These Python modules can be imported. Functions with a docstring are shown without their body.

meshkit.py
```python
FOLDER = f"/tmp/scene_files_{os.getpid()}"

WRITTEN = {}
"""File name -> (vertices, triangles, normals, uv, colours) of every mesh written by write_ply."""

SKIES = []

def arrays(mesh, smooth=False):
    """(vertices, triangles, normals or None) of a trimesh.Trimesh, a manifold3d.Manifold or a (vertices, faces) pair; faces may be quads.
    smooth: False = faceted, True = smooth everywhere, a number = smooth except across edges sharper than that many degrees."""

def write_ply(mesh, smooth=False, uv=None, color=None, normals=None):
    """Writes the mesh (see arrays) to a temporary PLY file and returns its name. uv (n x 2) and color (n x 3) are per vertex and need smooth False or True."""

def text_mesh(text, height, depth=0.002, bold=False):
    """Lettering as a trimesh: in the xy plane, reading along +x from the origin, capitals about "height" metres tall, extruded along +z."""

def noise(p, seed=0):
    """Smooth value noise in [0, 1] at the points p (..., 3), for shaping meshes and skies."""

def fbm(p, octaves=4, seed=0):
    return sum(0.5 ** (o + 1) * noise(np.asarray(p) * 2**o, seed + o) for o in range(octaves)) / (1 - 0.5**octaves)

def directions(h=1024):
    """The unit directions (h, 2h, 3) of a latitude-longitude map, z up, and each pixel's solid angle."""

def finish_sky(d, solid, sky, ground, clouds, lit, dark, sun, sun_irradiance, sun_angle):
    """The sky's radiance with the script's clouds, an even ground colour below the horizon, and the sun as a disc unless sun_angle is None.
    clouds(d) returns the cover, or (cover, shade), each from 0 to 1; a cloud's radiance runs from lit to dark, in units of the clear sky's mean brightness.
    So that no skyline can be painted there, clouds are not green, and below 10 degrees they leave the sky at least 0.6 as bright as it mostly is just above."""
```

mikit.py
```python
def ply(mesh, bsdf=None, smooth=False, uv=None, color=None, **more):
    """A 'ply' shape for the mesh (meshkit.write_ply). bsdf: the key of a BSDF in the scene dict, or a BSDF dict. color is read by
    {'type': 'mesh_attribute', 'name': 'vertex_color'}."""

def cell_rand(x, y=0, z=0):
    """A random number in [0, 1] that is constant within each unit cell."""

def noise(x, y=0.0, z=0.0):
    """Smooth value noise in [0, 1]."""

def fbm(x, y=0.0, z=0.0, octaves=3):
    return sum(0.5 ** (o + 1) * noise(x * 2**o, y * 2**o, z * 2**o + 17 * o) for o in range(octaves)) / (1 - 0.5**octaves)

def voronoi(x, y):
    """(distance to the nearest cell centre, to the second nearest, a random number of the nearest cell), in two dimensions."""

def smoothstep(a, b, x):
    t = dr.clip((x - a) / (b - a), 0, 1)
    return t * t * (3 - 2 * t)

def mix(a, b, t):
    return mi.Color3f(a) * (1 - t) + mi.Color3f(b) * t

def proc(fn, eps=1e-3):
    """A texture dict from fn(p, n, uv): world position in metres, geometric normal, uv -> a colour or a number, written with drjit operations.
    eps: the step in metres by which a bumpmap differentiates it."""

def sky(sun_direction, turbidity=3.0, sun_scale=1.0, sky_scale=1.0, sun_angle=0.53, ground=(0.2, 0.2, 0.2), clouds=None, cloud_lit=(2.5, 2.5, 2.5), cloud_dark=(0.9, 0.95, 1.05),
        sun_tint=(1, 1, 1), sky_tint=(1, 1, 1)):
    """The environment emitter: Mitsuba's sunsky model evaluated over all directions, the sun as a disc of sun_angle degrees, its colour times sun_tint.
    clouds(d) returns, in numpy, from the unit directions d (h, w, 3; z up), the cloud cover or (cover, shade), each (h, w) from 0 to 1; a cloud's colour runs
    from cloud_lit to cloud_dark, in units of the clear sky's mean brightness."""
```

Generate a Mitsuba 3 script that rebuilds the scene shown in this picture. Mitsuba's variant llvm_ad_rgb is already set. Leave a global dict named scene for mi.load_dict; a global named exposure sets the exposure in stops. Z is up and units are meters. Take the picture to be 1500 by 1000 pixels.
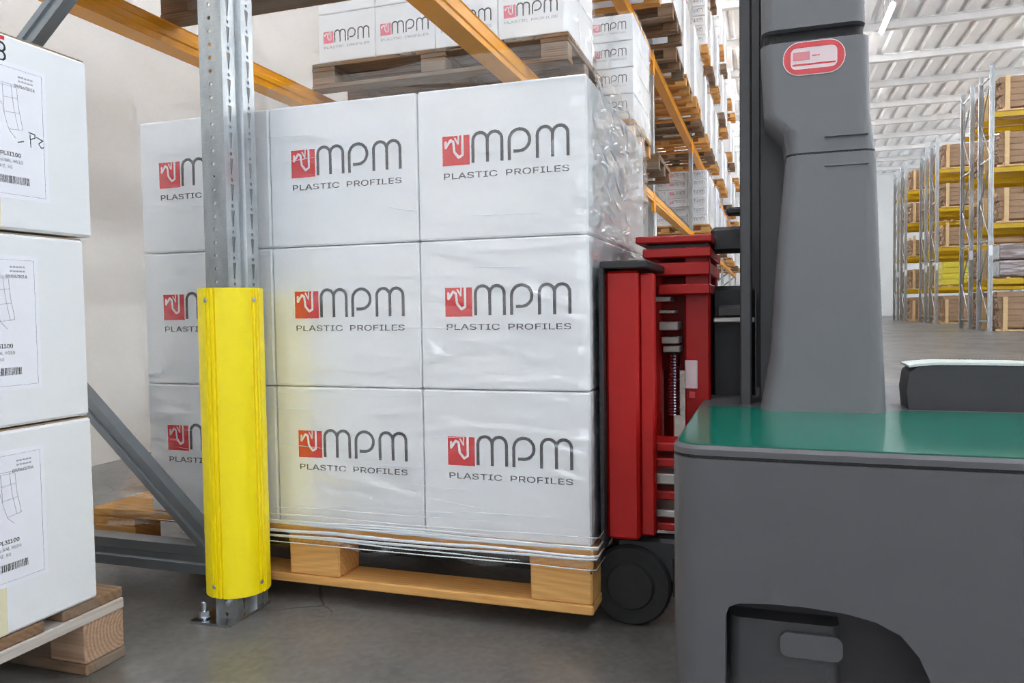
import math, numpy as np, trimesh, mitsuba as mi, mikit, meshkit
import manifold3d as m3
import drjit as dr
from shapely.geometry import LineString, Polygon, Point, box as sbox
from shapely.ops import unary_union
from shapely import affinity
T = mi.ScalarTransform4f
RNG = np.random.default_rng(7)

# ---------------------------------------------------------------- camera, light, exposure
exposure = 0.05
LAMP = 84.0
DAY = 1.05
CAM_H, F = 0.72, 1125.0


def axes(yaw, pitch, roll):
    cy, sy = math.cos(yaw), math.sin(yaw)
    w = np.array([-sy * math.cos(pitch), cy * math.cos(pitch), math.sin(pitch)])
    r = np.array([cy, sy, 0.0])
    u = np.cross(r, w)
    c, s = math.cos(roll), math.sin(roll)
    return c * r + s * u, -s * r + c * u, w


R_, U_, W_ = axes(*[math.radians(a) for a in (18.4, -2.36, -0.85)])
scene, labels = {}, {}
scene['camera'] = {'type': 'perspective', 'fov_axis': 'x', 'fov': math.degrees(2 * math.atan(750 / F)), 'near_clip': 0.02,
                   'to_world': T().look_at(origin=[0, 0, CAM_H], target=[float(W_[0]), float(W_[1]), CAM_H + float(W_[2])], up=U_.tolist())}


# ---------------------------------------------------------------- helpers
def lin(r, g, b):
    f = lambda c: c / 12.92 if c <= 0.04045 else ((c + 0.055) / 1.055) ** 2.4
    return [f(r / 255), f(g / 255), f(b / 255)]


def rgb(c):
    return {'type': 'rgb', 'value': list(c)}


used = {}


def numbered(name):
    n = used.get(name, 0)
    used[name] = n + 1
    return name if n == 0 else f'{name}_{n:03d}'


def thing(name, label, cat, group=None):
    k = numbered(name)
    labels[k] = {'label': label, 'category': cat}
    if group:
        labels[k]['group'] = group
    return k


def put(key, shape, at=None, label=None, kind=None):
    """one entry of the scene from a shape dict, moved by a vector or a transform"""
    d = dict(shape)
    if at is not None:
        d['to_world'] = at if isinstance(at, T) else T().translate([float(a) for a in at])
    scene[key] = d
    if label or kind:
        labels[key] = {**({'label': label} if label else {}), **({'kind': kind} if kind else {})}
    return key


def part(parent, name, shape, at=None, label=None, kind=None):
    return put(numbered(parent + '__' + name), shape, at, label, kind)


def struct(name, shape, at=None, label=None):
    return put(name, shape, at, label, 'structure')


def rect(x0, x1, y0, y1, z0, z1, b=0.002):
    """chamfered box as convex hull"""
    x0, x1, y0, y1, z0, z1 = min(x0, x1), max(x0, x1), min(y0, y1), max(y0, y1), min(z0, z1), max(z0, z1)
    b = min(b, (x1 - x0) / 3, (y1 - y0) / 3, (z1 - z0) / 3)
    if b <= 0:
        m = trimesh.creation.box((x1 - x0, y1 - y0, z1 - z0))
        m.apply_translation(((x0 + x1) / 2, (y0 + y1) / 2, (z0 + z1) / 2))
        return m
    p = []
    for sx in (0, 1):
        for sy in (0, 1):
            for sz in (0, 1):
                X, Y, Z = (x0, x1)[sx], (y0, y1)[sy], (z0, z1)[sz]
                dx, dy, dz = b * (1 - 2 * sx), b * (1 - 2 * sy), b * (1 - 2 * sz)
                p += [(X, Y + dy, Z + dz), (X + dx, Y, Z + dz), (X + dx, Y + dy, Z)]
    return trimesh.convex.convex_hull(np.array(p))


def cyl(p0, p1, r, n=24, r1=None):
    p0, p1 = np.array(p0, float), np.array(p1, float)
    d = p1 - p0
    L = np.linalg.norm(d)
    z = d / L
    x = np.cross(z, [0, 0, 1] if abs(z[2]) < 0.9 else [1, 0, 0]); x /= np.linalg.norm(x)
    y = np.cross(z, x)
    a = np.arange(n) * 2 * np.pi / n
    ring = np.cos(a)[:, None] * x + np.sin(a)[:, None] * y
    r1 = r if r1 is None else r1
    v = np.vstack([p0 + ring * r, p1 + ring * r1, [p0], [p1]])
    i = np.arange(n); j = (i + 1) % n
    f = np.vstack([np.stack([i, j, j + n], 1), np.stack([i, j + n, i + n], 1), np.stack([j, i, i * 0 + 2 * n], 1), np.stack([i + n, j + n, i * 0 + 2 * n + 1], 1)])
    return trimesh.Trimesh(v, f, process=False)


def lathe(profile, n=40, center=(0, 0, 0), axis='z'):
    """profile: (r, h) pairs"""
    m = trimesh.creation.revolve(np.array(profile), sections=n)
    if axis == 'y':
        m.apply_transform(trimesh.transformations.rotation_matrix(-math.pi / 2, [1, 0, 0]))
    if axis == 'x':
        m.apply_transform(trimesh.transformations.rotation_matrix(math.pi / 2, [0, 1, 0]))
    m.apply_translation(center)
    return m


def ext(poly, h):
    gs = getattr(poly, 'geoms', [poly])
    return trimesh.util.concatenate([trimesh.creation.extrude_polygon(g, h, engine='earcut') for g in gs if g.area > 1e-9])


def join(*ms):
    return trimesh.util.concatenate(list(ms))


def xf(m, M):
    m = m.copy(); m.apply_transform(M); return m


# maps a flat drawing (x right, y up, z out) onto a face that looks along -Y, or one that looks along +X
FACE_Y = np.array([[1, 0, 0, 0], [0, 0, -1, 0], [0, 1, 0, 0], [0, 0, 0, 1.0]])
FACE_X = np.array([[0, 0, 1, 0], [1, 0, 0, 0], [0, 1, 0, 0], [0, 0, 0, 1.0]])


def ply(mesh, bsdf, smooth=False):
    return mikit.ply(mesh, bsdf, smooth=smooth)


def mani(mesh):
    return m3.Manifold(m3.Mesh(np.asarray(mesh.vertices, np.float32), np.asarray(mesh.faces, np.uint32)))


def unmani(m):
    g = m.to_mesh()
    return trimesh.Trimesh(g.vert_properties[:, :3], g.tri_verts, process=False)


def poly_ext(poly, h):
    """CrossSection extrusion of a shapely polygon as a manifold"""
    rings = [np.array(poly.exterior.coords)[:-1]] + [np.array(r.coords)[:-1] for r in poly.interiors]
    return m3.CrossSection(rings, m3.FillRule.EvenOdd).extrude(h)


# ---------------------------------------------------------------- materials
def mat(name, color, rough=0.5, two=True, **more):
    c = color if isinstance(color, dict) else rgb(color)
    d = {'type': 'principled', 'base_color': c, 'roughness': rough, **more}
    scene[name] = {'type': 'twosided', 'bsdf': d} if two else d
    return name


n_, f_, s_, mx_ = mikit.noise, mikit.fbm, mikit.smoothstep, mikit.mix


def wood(name, light, dark, axis, rough=0.75, ring=None, scale=1.0, grey=None):
    """solid wood: growth rings about an axis that runs along the board, plus streaks and stains"""
    def fn(p, n, uv):
        a, b, c = (p.x, p.y, p.z) if axis == 'x' else (p.y, p.x, p.z)
        w = f_(a * 1.3 * scale, b * 5, c * 5, 2)
        if ring:
            r = dr.sqrt(dr.square(b - ring[0]) + dr.square(c - ring[1]))
        else:
            r = dr.sqrt(dr.square(b * 0.55 + 0.13 * w) + dr.square(c * 1.3 + 0.2))
        g = 0.5 + 0.5 * dr.sin((r + 0.016 * w) * (760 if ring else 520))
        streak = n_(a * 6, b * 240, c * 240)
        t = dr.clip(0.45 * g * (1.0 if ring else 0.6) + 0.4 * streak + 0.5 * (f_(a * 3, b * 14, c * 14, 3) - 0.35), 0, 1)
        col = mx_(light, dark, t)
        if grey is not None:
            col = mx_(col, grey, 0.75 * s_(0.42, 0.62, f_(a * 2.5 + 9, b * 9, c * 9, 3)))
        return col
    mat(name, mikit.proc(fn), rough, specular=0.25)


mat('carton_white', lin(236, 239, 242), 0.5, specular=0.3)
mat('carton_edge', lin(150, 132, 112), 0.8)
mat('print_red', lin(206, 40, 46), 0.55)
mat('print_pink', lin(226, 120, 140), 0.55)
mat('print_dark', lin(66, 66, 72), 0.6)
mat('print_black', lin(28, 28, 34), 0.6)
mat('print_grey', lin(160, 162, 172), 0.6)
mat('paper', lin(240, 242, 250), 0.45)
mat('tape', lin(236, 230, 198), 0.25)


def spangle(p, n, uv):
    a = f_(p.x * 40, p.y * 40, p.z * 9, 3)
    b = n_(p.x * 300, p.y * 300, p.z * 300)
    return mx_(lin(150, 156, 160), lin(205, 210, 212), dr.clip(0.9 * a + 0.25 * b, 0, 1))


mat('galvanized', mikit.proc(spangle), 0.34, metallic=0.85, specular=0.5)
mat('galvanized_dark', lin(150, 158, 164), 0.36, metallic=0.85)
mat('zinc_bolt', lin(200, 206, 212), 0.22, metallic=1.0)
mat('guard_yellow', lin(255, 232, 6), 0.34, specular=0.5)
mat('beam_orange', lin(240, 160, 20), 0.32, specular=0.5, clearcoat=0.3)
mat('beam_yellow', lin(206, 168, 10), 0.35, specular=0.5)
wood('wood_old_x', lin(150, 120, 92), lin(92, 70, 52), 'x', grey=lin(128, 118, 106))
wood('wood_old_y', lin(146, 118, 92), lin(88, 68, 52), 'y', grey=lin(126, 116, 104))
wood('wood_white_y', lin(205, 198, 190), lin(160, 148, 138), 'y')
wood('wood_block', lin(196, 166, 140), lin(150, 116, 92), 'x', ring=(1.262, 0.068))
wood('wood_new_x', lin(222, 172, 106), lin(186, 130, 70), 'x')
wood('wood_new_y', lin(214, 166, 104), lin(180, 126, 70), 'y')
wood('wood_pale', lin(232, 206, 162), lin(206, 170, 120), 'x')


def concrete(p, n, uv):
    a = f_(p.x * 1.1, p.y * 1.1, 3.0, 4)
    b = f_(p.x * 7, p.y * 7, 5.0, 4)
    c = n_(p.x * 90, p.y * 90)
    t = dr.clip(0.55 * a + 0.4 * b + 0.16 * c - 0.1, 0, 1)
    col = mx_(lin(58, 57, 55), lin(124, 122, 119), t)
    # fine hair cracks and scuffs
    wx, wy = p.x + 0.25 * f_(p.x * 3, p.y * 3, 1.0, 3), p.y + 0.25 * f_(p.x * 3, p.y * 3, 8.0, 3)
    d1, d2, _ = mikit.voronoi(wx * 2.1, wy * 2.1)
    crack = 1 - s_(0.004, 0.016, d2 - d1)
    keep = s_(0.45, 0.62, n_(p.x * 1.7, p.y * 1.7, 4.0))
    col = mx_(col, lin(62, 58, 52), 0.55 * crack * keep)
    scuff = s_(0.66, 0.78, f_(p.x * 2.2 + p.y * 5, p.y * 1.2 - p.x * 0.6, 11.0, 3))
    return mx_(col, lin(74, 70, 62), 0.5 * scuff)


def concrete_rough(p, n, uv):
    return 0.22 + 0.25 * f_(p.x * 2, p.y * 2, 2.0, 3)


mat('concrete', mikit.proc(concrete), mikit.proc(concrete_rough), specular=0.45)


def plaster(p, n, uv):
    a = f_(p.x * 1.5, p.y * 1.5, p.z * 1.5, 4)
    b = n_(p.x * 70, p.y * 70, p.z * 70)
    dirt = s_(0.55, 0.0, p.z + 0.25 * (a - 0.5))
    col = mx_(lin(226, 221, 214), lin(240, 238, 234), dr.clip(1.3 * a + 0.2 * b - 0.3, 0, 1))
    return mx_(col, lin(186, 178, 168), 0.6 * dirt)


def plaster_bump(p, n, uv):
    return 0.0025 * f_(p.x * 45, p.y * 45, p.z * 45, 3)


scene['plaster'] = {'type': 'twosided', 'bsdf': {'type': 'bumpmap', 'arbitrary': mikit.proc(plaster_bump, 2e-3), 'scale': 1.0,
                                                'bsdf': {'type': 'principled', 'base_color': mikit.proc(plaster), 'roughness': 0.85, 'specular': 0.2}}}
mat('wall_panel', lin(214, 216, 216), 0.6)
mat('ceiling_white', lin(244, 245, 247), 0.5)
mat('purlin_white', lin(204, 203, 202), 0.5)


def truck_paint(p, n, uv):
    t = f_(p.x * 4, p.y * 4, p.z * 4, 3)
    return mx_(lin(78, 78, 81), lin(88, 88, 91), t)


mat('truck_grey', mikit.proc(truck_paint), 0.42, specular=0.4)
mat('truck_grey_light', lin(106, 107, 110), 0.42, specular=0.4)
mat('truck_dark', lin(58, 58, 60), 0.45)
mat('truck_charcoal', lin(44, 43, 46), 0.5)
mat('truck_black', lin(22, 22, 24), 0.5)
mat('truck_teal', lin(12, 88, 74), 0.12, specular=0.6, clearcoat=0.6, clearcoat_gloss=0.95)
mat('truck_red', lin(158, 16, 13), 0.42, specular=0.35)
mat('truck_rim', lin(196, 206, 202), 0.35)
mat('rubber', lin(24, 24, 24), 0.85)
mat('chrome', lin(214, 214, 226), 0.16, metallic=1.0)
mat('steel_light', lin(176, 172, 166), 0.35, metallic=0.6)
mat('emblem_red', lin(206, 66, 72), 0.35)
mat('emblem_white', lin(226, 206, 210), 0.35)
mat('emblem_pink', lin(214, 130, 138), 0.35)
mat('cardboard', mikit.proc(lambda p, n, uv: mx_(lin(150, 122, 98), lin(176, 146, 118), f_(p.x * 1.5, p.y * 3, p.z * 9, 3))), 0.75)
mat('cardboard_end', mikit.proc(lambda p, n, uv: mx_(lin(84, 66, 52), lin(170, 142, 116), s_(0.35, 0.6, n_(p.x * 3, p.y * 26, p.z * 26)))), 0.8)
mat('bundle_wrap', mikit.proc(lambda p, n, uv: mx_(lin(128, 112, 108), lin(190, 182, 186), s_(0.4, 0.75, f_(p.x * 3, p.y * 9, p.z * 16, 3)))), 0.22, specular=0.6)
mat('bundle_end', mikit.proc(lambda p, n, uv: mx_(lin(150, 160, 170), lin(222, 228, 232), f_(p.x * 9, p.y * 9, p.z * 9, 3))), 0.25)
mat('pack_yellow', mikit.proc(lambda p, n, uv: mx_(lin(206, 190, 40), lin(228, 216, 90), f_(p.x * 2, p.y * 6, p.z * 14, 3))), 0.35)
mat('film_folded', lin(226, 233, 238), 0.18, specular=0.7, clearcoat=0.6)
scene['film'] = {'type': 'thindielectric', 'int_ior': 1.75}
mat('lamp_housing', lin(220, 222, 224), 0.5)

# ---------------------------------------------------------------- the hall
X0, X1, Y0, Y1, ZC = -3.08, 24.0, -7.0, 52.0, 8.7
struct('floor', ply(rect(X0 - .2, X1 + .2, Y0 - .2, Y1 + .2, -0.2, 0, 0), 'concrete'))
struct('wall_left', ply(rect(X0 - .2, X0, Y0, Y1, 0, ZC + .2, 0), 'plaster'))
struct('wall_right', ply(rect(X1, X1 + .2, Y0, Y1, 0, ZC + .2, 0), 'wall_panel'))
struct('wall_back', ply(rect(X0, X1, Y1, Y1 + .2, 0, ZC + .2, 0), 'wall_panel'))
wf = sbox(X0, 0, X1, ZC + .2)
WINS = [(-2.2, 1.4), (2.4, 6.0), (7.0, 10.6), (11.6, 15.2)]
for a, b in WINS:
    wf = wf.difference(sbox(a, 1.0, b, 4.6))
struct('wall_front', ply(xf(ext(wf, .2), np.array([[1, 0, 0, 0], [0, 0, -1, Y0], [0, 1, 0, 0], [0, 0, 0, 1.0]])), 'wall_panel'))
wframe = ply(join(*[rect(x, x + .06, -.12, -.04, 0, 3.6, .005) for x in (0, 1.18, 2.36, 3.54)], *[rect(0, 3.6, -.12, -.04, z, z + .06, .005) for z in (0, 1.77, 3.54)]), 'purlin_white')
wpane = {**ply(rect(.02, 3.58, -.165, -.155, .02, 3.58, 0), 'paper'), 'emitter': {'type': 'area', 'radiance': rgb([DAY * c for c in (0.95, 1.0, 1.07)])}}
for q, (a, b) in enumerate(WINS):
    struct(f'window_{q + 1}', wpane, (a, Y0, 1.0), label='daylit window behind the viewer')
    part(f'window_{q + 1}', 'frame', wframe, (a, Y0, 1.0))
per, pts = 0.55, []
nx = int((X1 - X0) / per)
for i in range(nx + 1):
    x = X0 + i * per
    pts += [(x, 0), (x + .34, 0), (x + .385, .11), (x + .505, .11)]
pts = [p for p in pts if p[0] <= X1] + [(X1, 0)]
pv = np.array(pts)
v = np.vstack([np.c_[pv[:, 0], np.full(len(pv), Y0), ZC + pv[:, 1]], np.c_[pv[:, 0], np.full(len(pv), Y1), ZC + pv[:, 1]]])
k = len(pv); i = np.arange(k - 1)
struct('ceiling', ply(trimesh.Trimesh(v, np.vstack([np.stack([i, i + k, i + 1], 1), np.stack([i + 1, i + k, i + k + 1], 1)]), process=False), 'ceiling_white'),
       label='white corrugated metal roof sheet with ribs')
pur = ply(join(rect(X0, X1, -.11, .11, ZC - .03, ZC, 0), rect(X0, X1, -.1, .1, ZC - .22, ZC - .03, .01)), 'purlin_white')
for q in range(-10, 9):
    part('ceiling', 'purlin', pur, (0, 24.35 + 3.15 * q, 0))

# ceiling lamps: long tubes hung below the sheets
housing = ply(rect(-.022, .022, -.95, .95, .045, .09, .008), 'lamp_housing')
tube_m = cyl((0, -.92, -.02), (0, .92, -.02), .065, 20)
tube = {**ply(tube_m, 'lamp_housing'), 'emitter': {'type': 'area', 'radiance': rgb([LAMP * c for c in (0.96, 1.0, 1.05)])}}
rod = ply(join(cyl((0, -.6, .09), (0, -.6, .98), .006, 8), cyl((0, .6, .09), (0, .6, .98), .006, 8)), 'galvanized_dark')
rowl = ['over the truck lane', 'over the middle of the hall', 'over the right racks', 'along the far right wall', 'over the left rack']
ordl = ['first', 'second', 'third', 'fourth', 'fifth', 'sixth', 'seventh', 'eighth', 'ninth', 'tenth', 'eleventh']
for ri, lx in enumerate((2.78, 9.0, 15.0, 20.5, -1.6)):
    for oi, ly in enumerate([21.0 + 5.2 * q for q in range(-5, 6)]):
        if ri == 4:
            ly -= 1.3
        seen = lx == 2.78 and ly == 21.0
        L = thing('ceiling_lamp', 'bright white tube lamp hanging under the roof beside the mast column' if seen else f'white tube lamp {rowl[ri]}, {ordl[oi]} from the near wall', 'lamp', None if seen else 'tube lamps under the roof')
        part(L, 'housing', housing, (lx, ly, 7.7 if ri < 4 else 8.0)); part(L, 'tube', tube, (lx, ly, 7.7 if ri < 4 else 8.0)); part(L, 'rod', rod, (lx, ly, 7.7 if ri < 4 else 8.0))

# ---------------------------------------------------------------- left pallet rack: perforated uprights, frames, beams
def upright_mesh(height, pitch=.06):
    t = .0026
    line = LineString([(-.048, .014), (-.06, .014), (-.06, 0), (0, 0), (0, .041), (-.013, .047), (-.013, .064), (0, .070), (0, .111), (-.06, .111), (-.06, .097), (-.048, .097)])
    prof = line.buffer(t / 2, cap_style=2, join_style=2)
    seg = poly_ext(prof, pitch)
    cut = []
    tear = Polygon([(-.0065, .022), (-.006, .025), (.006, .025), (.0065, .022), (.0015, -.012), (-.0015, -.012)])
    for yy in (.021, .0905):
        c = poly_ext(tear, .02)
        M = np.array([[0, 0, 1, -.01], [1, 0, 0, yy], [0, 1, 0, .034]])
        cut.append(c.transform(M))
        cut.append(mani(cyl((-.01, yy, .0095), (.01, yy, .0095), .0042, 10)))
    for zz in (.015, .045):
        for yy in (0, .111):
            cut.append(mani(cyl((-.031, yy - .006, zz), (-.031, yy + .006, zz), .0046, 10)))
    s = unmani(m3.Manifold.batch_boolean([seg] + cut, m3.OpType.Subtract))
    n = int(round(height / pitch))
    V = np.vstack([s.vertices + [0, 0, q * pitch] for q in range(n)])
    Fc = np.vstack([s.faces + q * len(s.vertices) for q in range(n)])
    return trimesh.Trimesh(V, Fc, process=False)


UP_H = 7.02
up_ply = ply(upright_mesh(UP_H), 'galvanized')
up_far = ply(ext(LineString([(-.06, .014), (-.06, 0), (0, 0), (0, .041), (-.013, .047), (-.013, .064), (0, .070), (0, .111), (-.06, .111), (-.06, .097)]).buffer(.0015, cap_style=2, join_style=2), UP_H), 'galvanized')


def channel(p0, p1, w=.045, d=.03, t=.0025):
    """folded C channel between two points of a frame (in the XZ plane), open towards +Y"""
    p0, p1 = np.array(p0, float), np.array(p1, float)
    L = np.linalg.norm(p1 - p0)
    prof = LineString([(w / 2 - .010, d), (w / 2, d), (w / 2, 0), (w * .18, 0), (w * .12, .006), (-w * .12, .006), (-w * .18, 0), (-w / 2, 0), (-w / 2, d), (-w / 2 + .010, d)]).buffer(t / 2, cap_style=2, join_style=2)
    m = ext(prof, L)
    z = (p1 - p0) / L
    y = np.array([0, 1.0, 0]); x = np.cross(y, z)
    M = np.eye(4); M[:3, 0], M[:3, 1], M[:3, 2], M[:3, 3] = x, y, z, p0
    return xf(m, M)


XF, XR = -1.176, -2.44          # aisle face of the front uprights, outer face of the rear uprights
segs = [((-1.236, .12), (-2.37, 1.15)), ((-2.37, .97), (-1.236, 1.89)), ((-1.236, 2.05), (-2.37, 3.2)), ((-2.37, 3.2), (-1.236, 4.2)), ((-1.236, 4.2), (-2.37, 5.3)), ((-2.37, 5.3), (-1.236, 6.3))]
diag = [ply(channel((a[0], 0, a[1]), (b[0], 0, b[1])), 'galvanized_dark') for a, b in segs]
hbar = ply(channel((-1.236, 0, .122), (-2.38, 0, .122), .066, .045), 'galvanized_dark')
hbar_top = ply(channel((-1.236, 0, 6.8), (-2.38, 0, 6.8)), 'galvanized_dark')
plate_m = unmani(poly_ext(affinity.translate(sbox(-.105, -.040, .004, .116), 0, 0).difference(unary_union([Point(-.082, -.018).buffer(.007), Point(-.082, .10).buffer(.007)])), .006))
plate = ply(plate_m, 'zinc_bolt')
bolt = ply(join(cyl((0, 0, 0), (0, 0, .040), .0065, 16), lathe([(0, .006), (.014, .006), (.014, .0085), (0, .0085)], 24), cyl((0, 0, .0085), (0, 0, .020), .0115, 6), cyl((0, 0, .04), (0, 0, .043), .0065, 16, .0045)), 'zinc_bolt')
rivet = ply(join(cyl((0, -.008, 0), (0, .004, 0), .008, 6), cyl((0, -.012, 0), (0, .004, 0), .005, 12)), 'zinc_bolt')
Rz = lambda x, y: T().translate([x, y, 0]).rotate([0, 0, 1], 180)
FR_Y = [1.475, 5.03, 8.50, 13.15, 17.8, 22.45, 27.1, 31.75]
frame_where = ['standing in the foreground behind the yellow column guard', 'behind the stretch-wrapped load that the truck carries', 'ending the second bay above the red carriage',
               'ending the third bay, before the six-row stack']
for q, y in enumerate(FR_Y):
    lab = 'galvanized rack frame with perforated uprights ' + frame_where[q] if q < 4 else 'galvanized rack frame far down the left rack'
    fr = thing('rack_frame', lab, 'rack frame', None if q < 4 else 'far frames of the left rack')
    U = up_ply if q < 3 else up_far
    part(fr, 'upright', U, (XF, y, 0))
    part(fr, 'upright', U, Rz(XR, y + .111))
    part(fr, 'horizontal_brace', hbar, (0, y + .035, 0))
    part(fr, 'horizontal_brace', hbar_top, (0, y + .035, 0))
    for d in diag:
        part(fr, 'diagonal_brace', d, (0, y + .03, 0))
    bp = part(fr, 'base_plate', plate, (XF, y, 0))
    part(fr, 'base_plate', plate, Rz(XR, y + .111))
    if q < 2:
        part(bp, 'anchor_bolt', bolt, (XF - .082, y - .018, .004)); part(bp, 'anchor_bolt', bolt, (XF - .082, y + .10, .004))
        part(fr, 'bolt', rivet, (XF - .028, y - .002, .045))
        for zz in (.125, 2.02):
            part(fr, 'bolt', rivet, (XF - .07, y + .03, zz))

# beams: a stepped hollow section with hooks at both ends
LEVELS = [1.97, 3.47, 4.95, 6.45]
bprof = Polygon([(0, 0), (.10, 0), (.10, .098), (.064, .098), (.060, .078), (.034, .074), (.030, .098), (0, .098)])
bprof = Polygon([(-.002, 0), (-.006, .004), (-.006, .03), (0, .036), (0, .060), (-.006, .066), (-.006, .092), (-.002, .098), (-.102, .098), (-.106, .094), (-.106, .004), (-.102, 0)])
hook_m = join(rect(-.03, .004, -.003, .045, -.055, .16, .002), rect(-.03, .006, .043, .047, -.055, .16, .001))
beam_cache = {}


def beam_shapes(L):
    k = round(L, 3)
    if k not in beam_cache:
        m = xf(ext(bprof, L), np.array([[1, 0, 0, 0], [0, 0, 1, 0], [0, 1, 0, 0], [0, 0, 0, 1.0]]))
        m.invert()
        beam_cache[k] = ply(m, 'beam_orange')
    return beam_cache[k]


hook = ply(hook_m, 'beam_orange')
bname = ['first', 'second', 'third', 'top']
for q in range(len(FR_Y) - 1):
    a, b = FR_Y[q] + .111, FR_Y[q + 1]
    for li, z in enumerate(LEVELS):
        for side in (0, 1):
            if q == 0 and li > 0:
                continue
            if q < 4:
                bay = ['nearest bay above the moving load', 'second bay', 'third bay', 'fourth bay'][q]
                lab = f'orange {"aisle-side" if side == 0 else "wall-side"} rack beam of the {bname[li]} level in the {bay}'
                bm = thing('rack_beam', lab, 'rack beam')
            else:
                bm = thing('rack_beam', 'orange rack beam far down the left rack', 'rack beam', 'far beams of the left rack')
            L = b - a - .008
            if side == 0:
                M = T().translate([XF + .008, a + .004, z - .098])
                part(bm, 'bar', beam_shapes(L), M)
                part(bm, 'hook', hook, (XF + .004, a + .004 - .05 - .001, z - .15)); part(bm, 'hook', hook, (XF + .004, b - .004, z - .15))
            else:
                part(bm, 'bar', beam_shapes(L), T().translate([XR + .02, a + .004, z - .098]))
                part(bm, 'hook', hook, (XR + .004, a + .004 - .05, z - .15)); part(bm, 'hook', hook, (XR + .004, b - .004, z - .15))

# ---------------------------------------------------------------- yellow column guard
GC, GR = (-1.206, 1.519), .0735
th = np.radians(np.linspace(-51.7 - 128, -51.7 + 128, 421))


def groove(phi):
    d = 0
    for g in (-48, -39, -30, 40, 48, 56):
        d = max(d, 1 - abs(phi - g) / 1.9)
    return .006 * max(0, d)


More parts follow.
